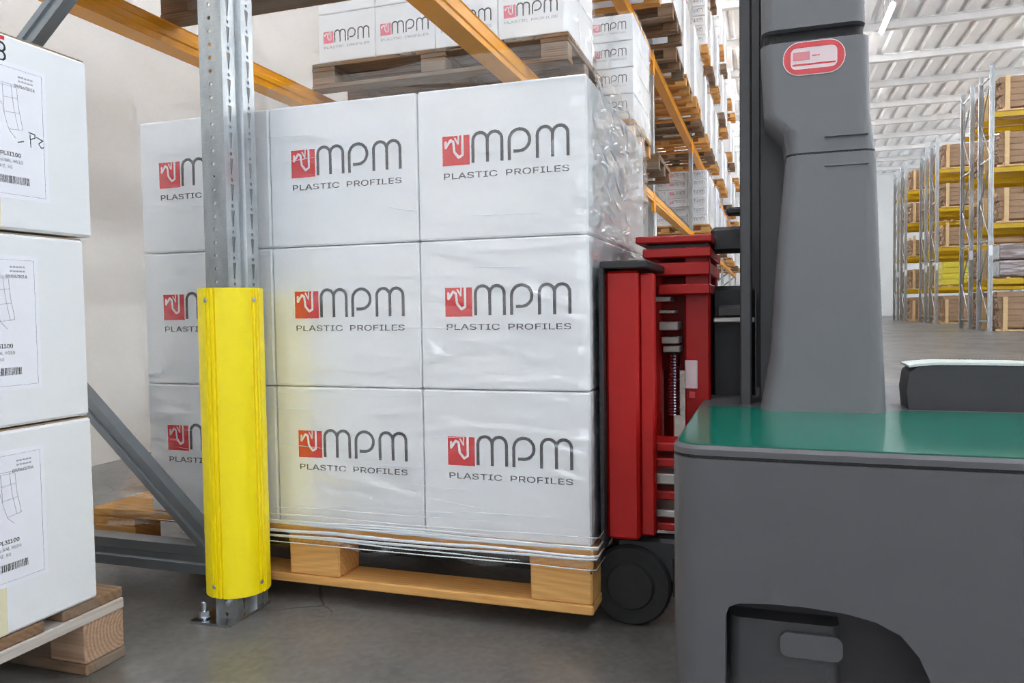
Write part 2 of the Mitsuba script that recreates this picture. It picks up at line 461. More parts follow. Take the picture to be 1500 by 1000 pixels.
outer = [(GC[0] + (GR - groove(math.degrees(a) + 51.7)) * math.cos(a), GC[1] + (GR - groove(math.degrees(a) + 51.7)) * math.sin(a)) for a in th]
inner = [(GC[0] + (GR - .0055) * math.cos(a), GC[1] + (GR - .0055) * math.sin(a)) for a in th[::-1]]
guard = thing('column_guard', 'tall yellow plastic column guard with vertical grooves on the foreground upright', 'column guard')
gm = ext(Polygon(outer + inner), .718)
part(guard, 'shell', ply(gm, 'guard_yellow', 25), (0, 0, .062))
scr_m = join(lathe([(0, 0), (.0052, 0), (.0052, .0012), (.004, .0022), (.0018, .0022), (.0018, .001), (0, .001)], 20))
for phi in (-48, 44):
    for zz in (.752, .088):
        a = math.radians(-51.7 + phi)
        n = np.array([math.cos(a), math.sin(a), 0]); x = np.cross([0, 0, 1.0], n)
        M = np.eye(4); M[:3, 0], M[:3, 1], M[:3, 2] = x, [0, 0, 1], n
        M[:3, 3] = [GC[0] + (GR - .0008) * n[0], GC[1] + (GR - .0008) * n[1], zz]
        part(guard, 'screw', ply(xf(scr_m, M), 'zinc_bolt'), label='small silver screw' if True else None)


# ---------------------------------------------------------------- the printed mark: square with a profile line, three rounded letters, a tagline
def arch(x, w, h, r):
    """one arch of an m: stem up, round over, stem down"""
    a = np.linspace(math.pi, 0, 13)
    return [(x, 0)] + [(x + w / 2 + w / 2 * math.cos(t), h - w / 2 + w / 2 * math.sin(t) * 1.0) for t in a] + [(x + w, 0)]


def lettering(h, st):
    """m p m in single-width strokes, height h, origin at the lower left"""
    w = .52 * h
    L = []
    x = 0
    for ch in 'mpm':
        if ch == 'm':
            L += [LineString(arch(x, w, h, 0)), LineString(arch(x + w, w, h, 0))]
            x += 2 * w + .26 * h
        else:
            a = np.linspace(math.pi, -math.pi / 2, 19)
            r = .36 * h
            L += [LineString([(x, 0)] + [(x + r + r * math.cos(t), h - r + r * math.sin(t)) for t in a] + [(x + .42 * r, h - 2 * r)])]
            x += 2 * r + .26 * h
    return unary_union([l.buffer(st / 2, cap_style=2) for l in L]), x - .26 * h


def emblem(s):
    sq = sbox(0, 0, s, s)
    cut = LineString([(.12 * s, .80 * s), (.12 * s, .62 * s), (.30 * s, .86 * s), (.40 * s, .80 * s), (.44 * s, .45 * s), (.60 * s, .26 * s), (.74 * s, .34 * s), (.74 * s, 1.1 * s)]).buffer(.045 * s)
    tick = LineString([(.46 * s, .92 * s), (.58 * s, .72 * s), (.60 * s, 1.05 * s)]).buffer(.03 * s)
    return sq.difference(cut).difference(tick)


def logo_shapes(s, red, dark, tag=True, M=FACE_Y):
    """emblem of side s at the origin and lettering to its right; ply dicts (emblem, lettering, tagline)"""
    let, w = lettering(s * 1.0, s * .105)
    out = [ply(xf(ext(emblem(s), .0006), M), red), ply(xf(ext(affinity.translate(let, s * 1.12, s * .04), .0006), M), dark)]
    if tag:
        t = meshkit.text_mesh('PLASTIC  PROFILES', s * .20, .0006)
        t.apply_scale([(s * 1.12 + w) / t.extents[0], 1, 1]); t.apply_translation([0, -s * .46, 0])
        out.append(ply(xf(t, M), 'print_grey' if red == 'print_pink' else dark))
    return out, s * 1.12 + w


# ---------------------------------------------------------------- pallets and cartons
def pallet_shapes(LX, LY, H, wx, wy, wblock=None, wfront=None, dx=.145, dy=.1):
    """parts of a timber pallet, corner at the origin; deck boards and skids along x, stringers along y"""
    tb = .022
    hb = H - 3 * tb
    nb = 5 if dx < .12 else 7
    out = []
    ws = [.145 if q in (0, nb // 2, nb - 1) else (.10 if nb == 5 else .08) for q in range(nb)]
    gap = (LY - sum(ws)) / (nb - 1)
    y = 0
    rr = np.random.default_rng(5)
    for w in ws:
        j = rr.uniform(-.004, .004)
        out.append(('deck_board', ply(rect(0 + abs(j), LX + j, y, y + w, H - tb, H, .003), wx)))
        y += w + gap
    for x in (0, (LX - dx) / 2, LX - dx):
        out.append(('stringer', ply(rect(x, x + dx, .002, LY - .002, H - 2 * tb, H - tb, .002), (wfront or wy) if x > LX / 2 + .1 else wy)))
        for yy in (0, (LY - dy) / 2, LY - dy):
            out.append(('block', ply(rect(x + .002, x + dx - .002, yy + .001, yy + dy - .001, tb, tb + hb, .004), wblock or wx)))
    for yy in (0, (LY - dy) / 2, LY - dy):
        out.append(('skid', ply(rect(0, LX, yy, yy + dy, 0, tb, .003), wx)))
    return out


def add_pallet(shapes, label, at, group=None):
    k = thing('pallet', label, 'pallet', group)
    for nm, s in shapes:
        part(k, nm, s, at)
    return k


PW, PD, PH = 1.48, .86, .140
pal_old = pallet_shapes(PW, PD, PH, 'wood_old_x', 'wood_old_y')
pal_new = pallet_shapes(1.40, .80, .146, 'wood_new_x', 'wood_new_y')
pal_light = pallet_shapes(PW, PD, PH, 'wood_new_x', 'wood_old_y')
pal_euro = pallet_shapes(1.2, .8, .149, 'wood_old_x', 'wood_old_y', 'wood_block', 'wood_white_y', dx=.10)


def carton_shapes(LX, LY, H):
    """carton with chamfered edges, flap seam and a tape strip along the top"""
    m = rect(0, LX, 0, LY, .0015, H - .0015, .004)
    return m


CARTON = {}


def carton(label, LX, LY, H, at, logo=None, group=None, lx=.08, lz=.42, mirror_side=False):
    """logo: (shapes, size) on the face towards -Y"""
    k = thing('carton', label, 'carton', group)
    key = (round(LX, 3), round(LY, 3), round(H, 3))
    if key not in CARTON:
        CARTON[key] = ply(carton_shapes(*key), 'carton_white')
    part(k, 'box', CARTON[key], at)
    if logo:
        for nm, s in zip(('emblem', 'lettering', 'tagline'), logo):
            part(k, nm, s, (at[0] + lx * LX, at[1] - .0003, at[2] + lz * H), label={'emblem': 'red square emblem', 'lettering': 'dark grey rounded letters'}.get(nm))
    return k


def film_mesh(x0, x1, y0, y1, z0, z1, rad=.03, amp=.004, seed=0, nu=150, nv=60, flare=None, streak=10.0, crumple=None, top=None, ridge=0):
    """a closed sleeve of stretch film around a load: rounded rectangle in plan, wrinkled mostly along its length"""
    c = Polygon([(x0 + rad, y0 + rad), (x1 - rad, y0 + rad), (x1 - rad, y1 - rad), (x0 + rad, y1 - rad)]).buffer(rad, quad_segs=6).exterior
    s = np.linspace(0, c.length, nu, endpoint=False)
    P = np.array([c.interpolate(a).coords[0] for a in s])
    Q = np.array([c.interpolate((a + 1e-3) % c.length).coords[0] for a in s])
    tg = Q - P; tg /= np.linalg.norm(tg, axis=1, keepdims=True)
    nr = np.stack([tg[:, 1], -tg[:, 0]], 1)
    mid = np.array([(x0 + x1) / 2, (y0 + y1) / 2])
    sg = np.sign(((P - mid) * nr).sum(1)); nr *= sg[:, None]
    vv = np.linspace(0, 1, nv)
    V = np.zeros((nv, nu, 3))
    for a, t in enumerate(vv):
        z = z0 + (z1 - z0) * t
        q = np.stack([P[:, 0] * 2.2, P[:, 1] * 2.2, np.full(nu, z * streak)], 1)
        tilt = q.copy(); tilt[:, 2] += 3.0 * P[:, 0] + 2.0 * P[:, 1]
        d = amp * ((meshkit.fbm(q, 3, seed) - .5) * 1.6 + 1.3 * np.abs(meshkit.fbm(tilt * [1, 1, 2.2], 2, seed + 9) - .5))
        if crumple is not None:
            wgt = crumple(P[:, 0], P[:, 1], z)
            d = d + wgt * (meshkit.fbm(np.stack([P[:, 0] * 16, P[:, 1] * 16, np.full(nu, z * 26)], 1), 3, seed + 3) - .35)
        if ridge:
            g = ridge * meshkit.fbm(np.stack([P[:, 0] * .9, P[:, 1] * .9, z * 3.2 + .25 * P[:, 0] + np.zeros(nu)], 1), 3, seed + 5)
            cdist = np.abs(g % 1 - .5)
            mask = np.clip((meshkit.noise(np.stack([P[:, 0] * 3.1, P[:, 1] * 3.1, z * 9 + np.zeros(nu)], 1), seed + 6) - .30) / .25, 0, 1)
            d = d + .0046 * np.exp(-(cdist / .085) ** 2) * mask
        o = np.maximum(d + amp * .4, .0012)
        V[a, :, :2] = P + nr * o[:, None]
        V[a, :, 2] = z
        if top is not None and t == 1:
            V[a, :, 2] += top(P[:, 0], P[:, 1])
        if flare is not None:
            V[a, :, :] = flare(V[a], t)
    idx = np.arange(nv * nu).reshape(nv, nu)
    a = idx[:-1]; b = idx[1:]
    r = lambda m: np.roll(m, -1, axis=1)
    Fc = np.vstack([np.stack([a, r(a), b], -1).reshape(-1, 3), np.stack([r(a), r(b), b], -1).reshape(-1, 3)])
    return trimesh.Trimesh(V.reshape(-1, 3), Fc, process=False)


# ---------------------------------------------------------------- the stack in the foreground on the left
add_pallet(pal_euro, 'worn pallet with a white-edged deck under the foreground stack of labelled cartons', (-2.49, .458, 0))
ST_X = -1.29
wedge = {'top': 'topmost', 'mid': 'middle', 'low': 'lowest'}


def label_sheet(parent, ycut, zc, textdy=0.0, hand=False):
    """printed sheet on the face towards +X; ycut = its far edge, zc = its middle"""
    w, h = .19, .243
    x = ST_X + .0004
    y0 = ycut - w
    sh = part(parent, 'label_sheet', ply(rect(x - .0004, x + .0003, y0, ycut, zc - h / 2, zc + h / 2, 0), 'paper'), label='white printed label sheet')
    at = lambda m: xf(m, np.array([[0, 0, 1, x + .0003], [1, 0, 0, y0], [0, 1, 0, zc - h / 2], [0, 0, 0, 1.0]]))
    fr = sbox(.008, .008, w - .008, h - .008)
    part(sh, 'border', ply(at(ext(fr.difference(fr.buffer(-.0006)), .0002)), 'print_grey'))

    def txt(s, hh, xr, y, m, bold=False, right=True):
        t = meshkit.text_mesh(s, hh, .0002, bold)
        t.apply_translation([(xr - t.bounds[1][0]) if right else (xr - t.bounds[0][0]), y, 0])
        return part(sh, 'print', ply(at(t), m))
    txt('09/06/2016', .0052, w - .023, .2025, 'print_dark', True)
    for yy in (.0195, .0270):
        part(sh, 'fine_print', ply(at(join(*[ext(sbox(a, h - yy - .003, a + .0045, h - yy), .0002) for a in np.arange(w - .056, w - .028, .0062)])), 'print_grey'))
    txt('PL3I100', .0070, w - .056, .0765, 'print_black', True)
    txt('Bianco RAL 9010', .0056, w - .053, .0650, 'print_dark')
    txt('PZ. 50', .0056, w - .074, .0540, 'print_dark')
    r = np.random.default_rng(3)
    bars, xx = [], 0
    while xx < .085:
        wd = r.choice([.0007, .0011, .0018])
        bars.append(sbox(xx, 0, xx + wd, .0135)); xx += wd + r.choice([.0008, .0012, .0018])
    off = w - .040 - xx
    part(sh, 'barcode', ply(at(join(*[ext(affinity.translate(b_, off, .0275), .0002) for b_ in bars])), 'print_black'))
    # line drawing of a curved profile sheet
    ox, oy = w - .145, .1155
    lines = []
    curve = [(0, .070), (.02, .083), (.04, .080), (.056, .060), (.062, .030), (.068, .008), (.080, -.006)]
    lines += [LineString(curve), LineString([(.068, .010), (.095, .014)]), LineString([(.0, .098), (.030, .104), (.085, .104)]), LineString([(.0, .094), (.030, .100), (.085, .100)]),
              LineString([(.085, .104), (.088, .060), (.095, .014)]), LineString([(.075, .104), (.078, .060), (.086, .012)]), LineString([(.058, .100), (.060, .04)]), LineString([(.04, .104), (.044, .07)]),
              LineString([(.058, .075), (.087, .078)]), LineString([(.062, .045), (.090, .048)]), LineString([(0, .070), (0, .098)])]
    part(sh, 'line_drawing', ply(at(ext(affinity.translate(unary_union([affinity.scale(l, 1, .86, origin=(0, 0)).buffer(.0004) for l in lines]), ox, oy), .0002)), 'print_grey'))
    if hand:
        hw = [LineString([(-.026, -.004), (-.014, -.001)]), LineString([(-.002, .018), (.012, .016), (.012, .010), (.002, .006)]), LineString([(.001, .014), (.002, -.008)]),
              LineString([(.016, .012), (.030, .008), (.020, .001), (.026, -.006), (.032, -.004)])]
        part(sh, 'handwriting', ply(at(ext(affinity.translate(affinity.scale(unary_union([l.buffer(.0009) for l in hw]), .9, 1.0, origin=(0, 0)), w - .037, .108), .0003)), 'print_black'), label='black pen scribble')


for nm, z0, h, yf, zc, td, hand in (('low', .150, .368, 1.192, .360, -.034, False), ('mid', .522, .349, 1.189, .710, -.031, False), ('top', .876, .350, 1.211, 1.0545, 0, True)):
    lab = {'low': 'lowest white carton of the foreground stack, standing on the worn pallet', 'mid': 'middle white carton of the foreground stack, its label set further back', 'top': 'topmost white carton of the foreground stack, its label marked with pen'}[nm]
    k = thing('carton', lab, 'carton')
    part(k, 'box', ply(rect(ST_X - .56, ST_X, yf - .39, yf, z0 + .001, z0 + h - .001, .005), 'carton_white'))
    part(k, 'flap_seam', ply(rect(ST_X - .556, ST_X - .004, yf - .386, yf - .004, z0 + h - .001, z0 + h + .0015, 0), 'carton_edge'), label='brown cardboard edge of the lid')
    label_sheet(k, 1.115 + td, zc, 0, hand)
    part(k, 'tape', ply(rect(ST_X, ST_X + .0003, yf - .255, yf - .195, z0 + .004, z0 + .1, 0), 'tape'), label='pale yellow tape strip')
    if nm == 'top':
        let, w = lettering(.03, .0035)
        M = np.array([[0, 0, 1, ST_X + .0002], [0, 1, 0, 1.006], [-1, 0, 0, 1.208], [0, 0, 0, 1.0]])
        part(k, 'lettering', ply(xf(ext(let, .0004), M), 'print_black'), label='dark letters printed down the side')
        part(k, 'emblem', ply(rect(ST_X, ST_X + .0004, .99, 1.036, 1.2135, 1.2205, 0), 'print_red'), label='red edge of a printed emblem')

# ---------------------------------------------------------------- the load that the truck carries
LY0 = 1.616
add_pallet(pal_new, 'new tan pallet lifted on the forks under the stretch-wrapped load', (-1.76, LY0, .050))
lg, lw = logo_shapes(.066, 'print_red', 'print_dark')
cw, ch = .4, .3415
rowname = ['bottom', 'middle', 'top']
colname = ['furthest from the truck', 'in the middle column', 'nearest to the truck']
for r in range(3):
    for c in range(3):
        carton(f'white logo-printed carton in the {rowname[r]} row of the wrapped load, {colname[c]}', cw - .003, .78, ch, (-1.562 + cw * c + .001, LY0 + .008, .1975 + r * ch), lg, 'cartons of the load on the truck', .155, .49)


def flare(V, t):
    V = V.copy()
    k = max(0, 1 - t / .30) ** 1.6
    far = np.clip((-1.45 - V[:, 0]) / .11, 0, 1)
    V[:, 0] -= .155 * k * far
    V[:, 2] += .012 * np.sin(V[:, 0] * 23) * max(0, 1 - t / .2)
    return V


crumple = lambda X, Y, z: .030 * np.clip((X + .40) / .036, 0, 1) * (1.0 if z > .86 else .12)
film = film_mesh(-1.568, -.363, LY0, LY0 + .80, .152, 1.262, .012, .006, 2, 460, 480, flare, 13.0, crumple,
                 lambda X, Y: .02 * (meshkit.fbm(np.stack([X * 6, Y * 6, X * 0], 1), 3, 4) - .3) + .022 * np.clip((X + 1.2) / .5, 0, 1), 9)
k = thing('stretch_wrap', 'clear wrinkled stretch film around the large load that the truck carries', 'stretch film')
part(k, 'sleeve', ply(film, 'film', True))


def strand(path, h, seed):
    """a thin bunched fold of film: a flat ribbon along a path (x, y, z) with an outward bulge"""
    p = np.array(path, float)
    n = len(p)
    t = np.gradient(p, axis=0); t /= np.linalg.norm(t, axis=1, keepdims=True)
    out = np.stack([t[:, 1], -t[:, 0], np.zeros(n)], 1)
    w = h * np.sin(np.linspace(0, math.pi, n)) ** .5 * (.6 + .8 * meshkit.fbm(p * [9, 9, 30], 2, seed))
    up = np.array([0, 0, 1.0])
    rows = [p - up * w[:, None] / 2, p + out * w[:, None] * .45, p + up * w[:, None] / 2]
    V = np.concatenate(rows)
    i = np.arange(n - 1)
    Fc = []
    for a in (0, 1):
        Fc += [np.stack([a * n + i, a * n + i + 1, (a + 1) * n + i + 1], 1), np.stack([a * n + i, (a + 1) * n + i + 1, (a + 1) * n + i], 1)]
    return trimesh.Trimesh(V, np.vstack(Fc), process=False)


def front_path(xa, xb, za, zb, off, seed, n=90):
    x = np.linspace(xa, xb, n)
    z = np.linspace(za, zb, n) + .006 * (meshkit.fbm(np.stack([x * 5, x * 0, x * 0], 1), 2, seed) - .5)
    y = np.full(n, LY0 - off)
    over = x > -.362                                   # round the corner towards the truck
    y = np.where(over, LY0 - off + (x + .362), y); x = np.where(over, -.362 + off, x)
    return np.stack([x, y, z], 1)


r = np.random.default_rng(12)
low = [strand(front_path(-1.57 + r.uniform(0, .35), -.36 + r.uniform(-.3, .30), z + r.uniform(-.008, .008), z + r.uniform(-.008, .008), .010 + .001 * q, q), h, q)
       for q, (z, h) in enumerate([(.160, .003), (.170, .004), (.179, .006), (.185, .007), (.190, .007), (.195, .007), (.200, .007), (.205, .006), (.214, .004), (.228, .003), (.245, .0024)])]
part(k, 'bunched_film', ply(join(*low), 'film_folded', True), label='bunched whitish film along the pallet deck', kind='stuff')
fl = []
for q in range(30):
    x = r.uniform(-1.5, -.55); z = r.choice([r.uniform(.24, .45), r.uniform(.24, 1.2)]); L = r.uniform(.06, .24)
    fl.append(strand(front_path(x, min(x + L, -.37), z, z + r.uniform(-.02, .012), .0095, 40 + q, 40), r.uniform(.0012, .0024), 40 + q))
for q in range(34):
    y = r.uniform(LY0 - .004, LY0 + .36); z = r.uniform(.87, 1.21); L = r.uniform(.03, .10); n = 24
    yy = np.linspace(y, y + L, n)
    zz = np.linspace(z, z + r.uniform(-.05, .02), n) + .008 * (meshkit.fbm(np.stack([yy * 14, yy * 0, yy * 0], 1), 2, 80 + q) - .5)
    fl.append(strand(np.stack([np.full(n, -.341), yy, zz], 1), r.uniform(.004, .012), 80 + q))
part(k, 'film_fold', ply(join(*fl), 'film_folded', True), label='thin shiny folds in the film', kind='stuff')

# ---------------------------------------------------------------- the truck
truck = thing('lift_truck', 'grey lift truck with a glossy green deck, tall column and red carriage', 'forklift')


def plan(x0, x1, y0, y1, r, bulge=0.0):
    p = sbox(x0 + r, y0 + r, x1 - r, y1 - r).buffer(r, quad_segs=10)
    if bulge:
        p = Polygon([(a, b - bulge * (1 - ((a - .35) / .55) ** 2) * max(0, 1 - (b - y0) / .3)) for a, b in p.segmentize(.02).exterior.coords])
    return p


BX0, BX1, BY0, BY1 = -.158, 1.02, 1.335, 2.45
body = poly_ext(plan(BX0, BX1, BY0, BY1, .05, .012), .400).translate([0, 0, .062])
arch_out = Polygon([(-.070, .0), (-.068, .195), (-.062, .212), (-.046, .220), (.0, .2245), (.06, .2255), (.12, .222), (.165, .213), (.200, .196), (.226, .165), (.250, .11), (.285, .0)])
tool = poly_ext(arch_out, .30)
tool = tool.transform(np.array([[1, 0, 0, 0], [0, 0, -1, 1.46], [0, 1, 0, 0.0]]))
body = body - tool
bt = part(truck, 'chassis', ply(unmani(body), 'truck_grey', 35), label='grey painted chassis')
rec = ply(join(rect(-.09, .30, 1.42, 1.455, .03, .24, .004)), 'truck_charcoal')
part(truck, 'step_panel', ply(unmani(poly_ext(plan(-.064, .115, 1.372, 1.47, .02), .150).translate([0, 0, .03])), 'truck_dark', 35), label='dark panel inside the wheel arch')
part(truck, 'arch_liner', rec, label='black liner of the wheel arch')
part(truck, 'hub_plate', ply(xf(ext(sbox(.034, .138, .105, .152).buffer(.014, quad_segs=8), .006), np.array([[1, 0, 0, 0], [0, 0, -1, 1.368], [0, 1, 0, 0], [0, 0, 0, 1.0]])), 'truck_grey', 30), label='grey oval plate')
pl = plan(BX0, BX1, BY0, BY1, .05, .012)
part(truck, 'seam', ply(unmani(poly_ext(pl.buffer(-.006), .008).translate([0, 0, .461])), 'truck_black'), label='dark seam under the deck')
rim = unmani(m3.Manifold.batch_hull([poly_ext(pl, .010).translate([0, 0, .468]), poly_ext(pl.buffer(-.006), .016).translate([0, 0, .468])]))
part(truck, 'deck_rim', ply(rim, 'truck_grey', 30))
part(truck, 'deck', ply(unmani(poly_ext(pl.buffer(-.008).intersection(sbox(-1, 1.3, 2, 1.86)), .003).translate([0, 0, .4835])), 'truck_teal', 30), label='glossy green deck')


def loft(sections, m, smooth=30):
    """hull stack of rounded plan rectangles: (z, x0, x1, y0, y1, r)"""
    parts_ = [poly_ext(plan(a[1], a[2], a[3], a[4], a[5]), .001).translate([0, 0, a[0]]) for a in sections]
    out = m3.Manifold.batch_hull(parts_[:2])
    for p, q in zip(parts_[1:], parts_[2:]):
        out = out + m3.Manifold.batch_hull([p, q])
    return ply(unmani(out), m, smooth)


TY = 1.80
part(truck, 'column_lower', loft([(.484, -.014, .245, TY, 2.2, .035), (.60, .006, .240, TY, 2.2, .035), (.84, .022, .229, TY, 2.2, .03), (1.046, .040, .222, TY, 2.2, .03)], 'truck_grey_light'), label='grey lower part of the column')
part(truck, 'column_middle', loft([(1.052, .040, .221, TY + .004, 2.2, .03), (1.10, .034, .214, TY + .004, 2.2, .03), (1.14, -.006, .210, TY + .004, 2.2, .03), (1.292, -.014, .207, TY + .004, 2.2, .03)], 'truck_grey_light'), label='grey upper part of the column with the emblem')
part(truck, 'column_groove', loft([(1.288, -.008, .198, TY + .03, 2.15, .02), (1.325, -.008, .198, TY + .03, 2.15, .02)], 'truck_black'), label='dark gap below the column head')
part(truck, 'column_head', loft([(1.322, -.012, .200, TY + .004, 2.2, .03), (1.70, -.016, .192, TY + .004, 2.2, .03)], 'truck_grey_light'), label='grey column head')
part(truck, 'column_groove', loft([(1.040, .046, .216, TY + .006, 2.15, .02), (1.056, .046, .216, TY + .006, 2.15, .02)], 'truck_black'))
for zz in (1.083, 1.020):
    part(truck, 'grip_ridge', ply(rect(.118, .205, TY - .0035, TY + .01, zz - .0018, zz + .0018, .0015), 'truck_grey_light'))
E0 = TY + .0038
oval = lambda w, h, r: sbox(-w / 2 + r, -h / 2 + r, w / 2 - r, h / 2 - r).buffer(r, quad_segs=12)
Mo = np.array([[1, 0, 0, .096], [0, 0, -1, E0], [0, 1, 0, 1.254], [0, 0, 0, 1.0]])
em = part(truck, 'emblem', ply(xf(ext(oval(.126, .072, .0345), .002), Mo), 'emblem_white', 30), label='red and white oval emblem')
Mo2 = Mo.copy(); Mo2[1, 3] = E0 - .002
ring = oval(.122, .068, .0325).difference(oval(.094, .046, .012))
part(em, 'ring', ply(xf(ext(ring, .001), Mo2), 'emblem_red', 30), label='red ring')
part(em, 'bar', ply(xf(ext(sbox(-.043, -.015, .043, -.0115), .001), Mo2), 'emblem_red'), label='thin red line')
part(em, 'figure', ply(xf(ext(unary_union([sbox(-.040, -.002, -.010, .012).buffer(.002), sbox(-.004, .003, .012, .006)]), .0008), Mo2), 'emblem_pink'), label='pale pink patch')
# dark mast behind the column
for mx0, mx1, my in ((-.062, -.036, 1.93), (-.018, .050, 1.98)):
    part(truck, 'mast_rail', ply(join(rect(mx0, mx1, my, my + .03, .30, 2.9, .003), rect(mx0, mx0 + .012, my + .03, my + .10, .30, 2.9, .002), rect(mx1 - .012, mx1, my + .03, my + .10, .30, 2.9, .002)), 'truck_dark'), label='dark steel mast rail')
part(truck, 'mast_rail', ply(rect(-.066, .05, 2.35, 2.44, .30, 2.9, .003), 'truck_dark'), label='dark steel mast rail')
# dark hood beside the column
hood = Polygon([(.30, .484), (.296, .53), (.302, .568), (.318, .581), (.36, .584), (.52, .583), (.70, .572), (.98, .546), (.98, .484)])
part(truck, 'hood', ply(xf(ext(hood, .11), np.array([[1, 0, 0, 0], [0, 0, -1, 2.01], [0, 1, 0, 0], [0, 0, 0, 1.0]])), 'truck_charcoal', 30), label='black rounded hood')
top = LineString([(.300, .581), (.318, .584), (.36, .5875), (.52, .5865), (.70, .575), (.98, .549)]).buffer(.0025, cap_style=2)
part(truck, 'hood_trim', ply(xf(ext(top, .114), np.array([[1, 0, 0, 0], [0, 0, -1, 2.012], [0, 1, 0, 0], [0, 0, 0, 1.0]])), 'truck_rim', 30), label='pale trim on the hood')
# fork carriage
part(truck, 'backrest', ply(join(rect(-.3505, -.340, 1.655, 2.40, .19, .808, .002)), 'truck_black'), label='black fork backrest')
part(truck, 'backrest_cap', ply(rect(-.350, -.245, 1.668, 2.40, .806, .824, .003), 'truck_black'), label='black cap of the backrest')
part(truck, 'carriage_plate', ply(rect(-.340, -.268, 1.68, 1.715, .205, .802, .006), 'truck_red'), label='red carriage plate')
part(truck, 'carriage_plate', ply(rect(-.268, -.236, 1.70, 1.735, .212, .796, .004), 'truck_red'))
part(truck, 'carriage_plate', ply(rect(-.338, -.268, 2.33, 2.37, .205, .802, .006), 'truck_red'))
part(truck, 'carriage_web', ply(rect(-.338, -.320, 1.715, 2.33, .21, .80, .003), 'truck_red'))
for a, b, c, d in ((.882, .900, -.318, -.128), (.845, .868, -.300, -.131), (.800, .832, -.300, -.134), (.752, .778, -.262, -.134)):
    part(truck, 'cross_bar', ply(rect(c, d, 1.96, 2.36, a, b, .003), 'truck_red'), label='red cross bar of the carriage')
part(truck, 'cross_bar', ply(rect(-.296, -.14, 2.0, 2.3, .868, .882, .002), 'truck_dark'), label='dark gap bar')
part(truck, 'mast_post', ply(rect(-.200, -.138, 2.00, 2.05, .30, .88, .004), 'truck_red'), label='red inner mast post')
part(truck, 'mast_post', ply(rect(-.205, -.140, 2.33, 2.38, .30, .88, .004), 'truck_red'))
part(truck, 'mast_post', ply(rect(-.300, -.262, 2.02, 2.07, .30, .85, .004), 'truck_red'))
part(truck, 'carriage_panel', ply(rect(-.30, -.20, 2.10, 2.12, .55, .82, .003), 'truck_red'))
for a, b, c, d in ((.735, .748, -.278, -.232), (.705, .713, -.262, -.222), (.662, .684, -.262, -.214), (.628, .645, -.256, -.212), (.606, .622, -.252, -.210)):
    part(truck, 'valve_block', ply(rect(c, d, 1.975, 2.06, a, b, .002), 'steel_light'), label='pale steel fitting')
sp = [(.0, .44)]
for q in range(22):
    sp += [(.0165, .44 + q * .0075), (.0135, .44 + q * .0075 + .00375)]
sp += [(.0, .44 + 22 * .0075)]
part(truck, 'hydraulic_cylinder', ply(lathe(sp, 28, (-.231, 2.03, 0)), 'chrome', 40), label='ribbed chrome hydraulic cylinder')
part(truck, 'notice_plate', ply(rect(-.200, -.168, 1.994, 2.0, .512, .585, .002), 'emblem_white'), label='pale notice plate')
part(truck, 'notice_plate', ply(rect(-.190, -.174, 1.9925, 1.996, .488, .505, .001), 'emblem_red'))
for a, b, c, d, m in ((.395, .415, -.272, -.175, 'truck_red'), (.360, .380, -.262, -.170, 'truck_red'), (.320, .345, -.268, -.165, 'steel_light'), (.285, .305, -.262, -.165, 'truck_red'), (.245, .262, -.268, -.165, 'steel_light'), (.215, .232, -.262, -.17, 'truck_red')):
    part(truck, 'lower_bracket', ply(rect(c, d, 1.74, 1.84, a, b, .003), m))
# dark operator side behind the mast
part(truck, 'console', ply(rect(-.145, -.03, 2.12, 2.40, .45, .775, .012), 'truck_black'), label='black console')
part(truck, 'console_bar', ply(rect(-.132, -.028, 2.04, 2.07, .679, .692, .003), 'steel_light'), label='pale steel bar')
part(truck, 'console_bracket', ply(rect(-.128, -.045, 2.08, 2.11, .690, .725, .008), 'truck_dark'))
part(truck, 'mast_fitting', ply(join(rect(-.142, -.05, 2.10, 2.16, .862, .930, .01), rect(-.10, -.05, 2.06, 2.10, .955, .975, .006)), 'truck_black'), label='black mast fitting')
# forks, leg and wheels
for fy in (1.80, 2.13):
    fk = xf(ext(Polygon([(-.345, .075), (-.345, .40), (-.352, .40), (-.352, .115), (-1.42, .110), (-1.46, .088), (-1.42, .078)]), .10), np.array([[1, 0, 0, 0], [0, 0, -1, fy + .10], [0, 1, 0, 0], [0, 0, 0, 1.0]]))
    part(truck, 'fork', ply(fk, 'truck_black'), label='black steel fork')
wheel = lathe([(0, -.04), (.05, -.04), (.055, -.032), (.086, -.032), (.092, -.024), (.092, .024), (.086, .032), (.055, .032), (.05, .04), (0, .04)], 40, (0, 0, 0), 'y')
part(truck, 'support_leg', ply(join(rect(-.20, BX0 + .02, 1.70, 1.80, .07, .17, .008), rect(-.33, -.18, 1.72, 1.78, .10, .20, .008)), 'truck_black'), label='black support leg')
part(truck, 'wheel', ply(xf(wheel, trimesh.transformations.translation_matrix([-.295, 1.74, .092])), 'rubber', 35), label='black load wheel')
for wx, wy in ((.12, 1.56), (.12, 2.25), (.85, 1.9)):
    part(truck, 'wheel', ply(xf(wheel, trimesh.transformations.translation_matrix([wx, wy, .092])), 'rubber', 35))

# ---------------------------------------------------------------- wrapped loads in the left rack
lg1, _ = logo_shapes(.064, 'print_pink', 'print_dark')
lg2, _ = logo_shapes(.056, 'print_pink', 'print_dark')
lg3, _ = logo_shapes(.060, 'print_pink', 'print_dark', False)
PX1 = -.945                        # aisle end of the pallets
PX0 = PX1 - PW
z1 = LEVELS[0]

# nearest pallet on the first level: only its far end shows, above the foreground upright
add_pallet(pal_old, 'weathered pallet on the first-level beams above the foreground upright', (PX0 - .02, 1.92, z1))

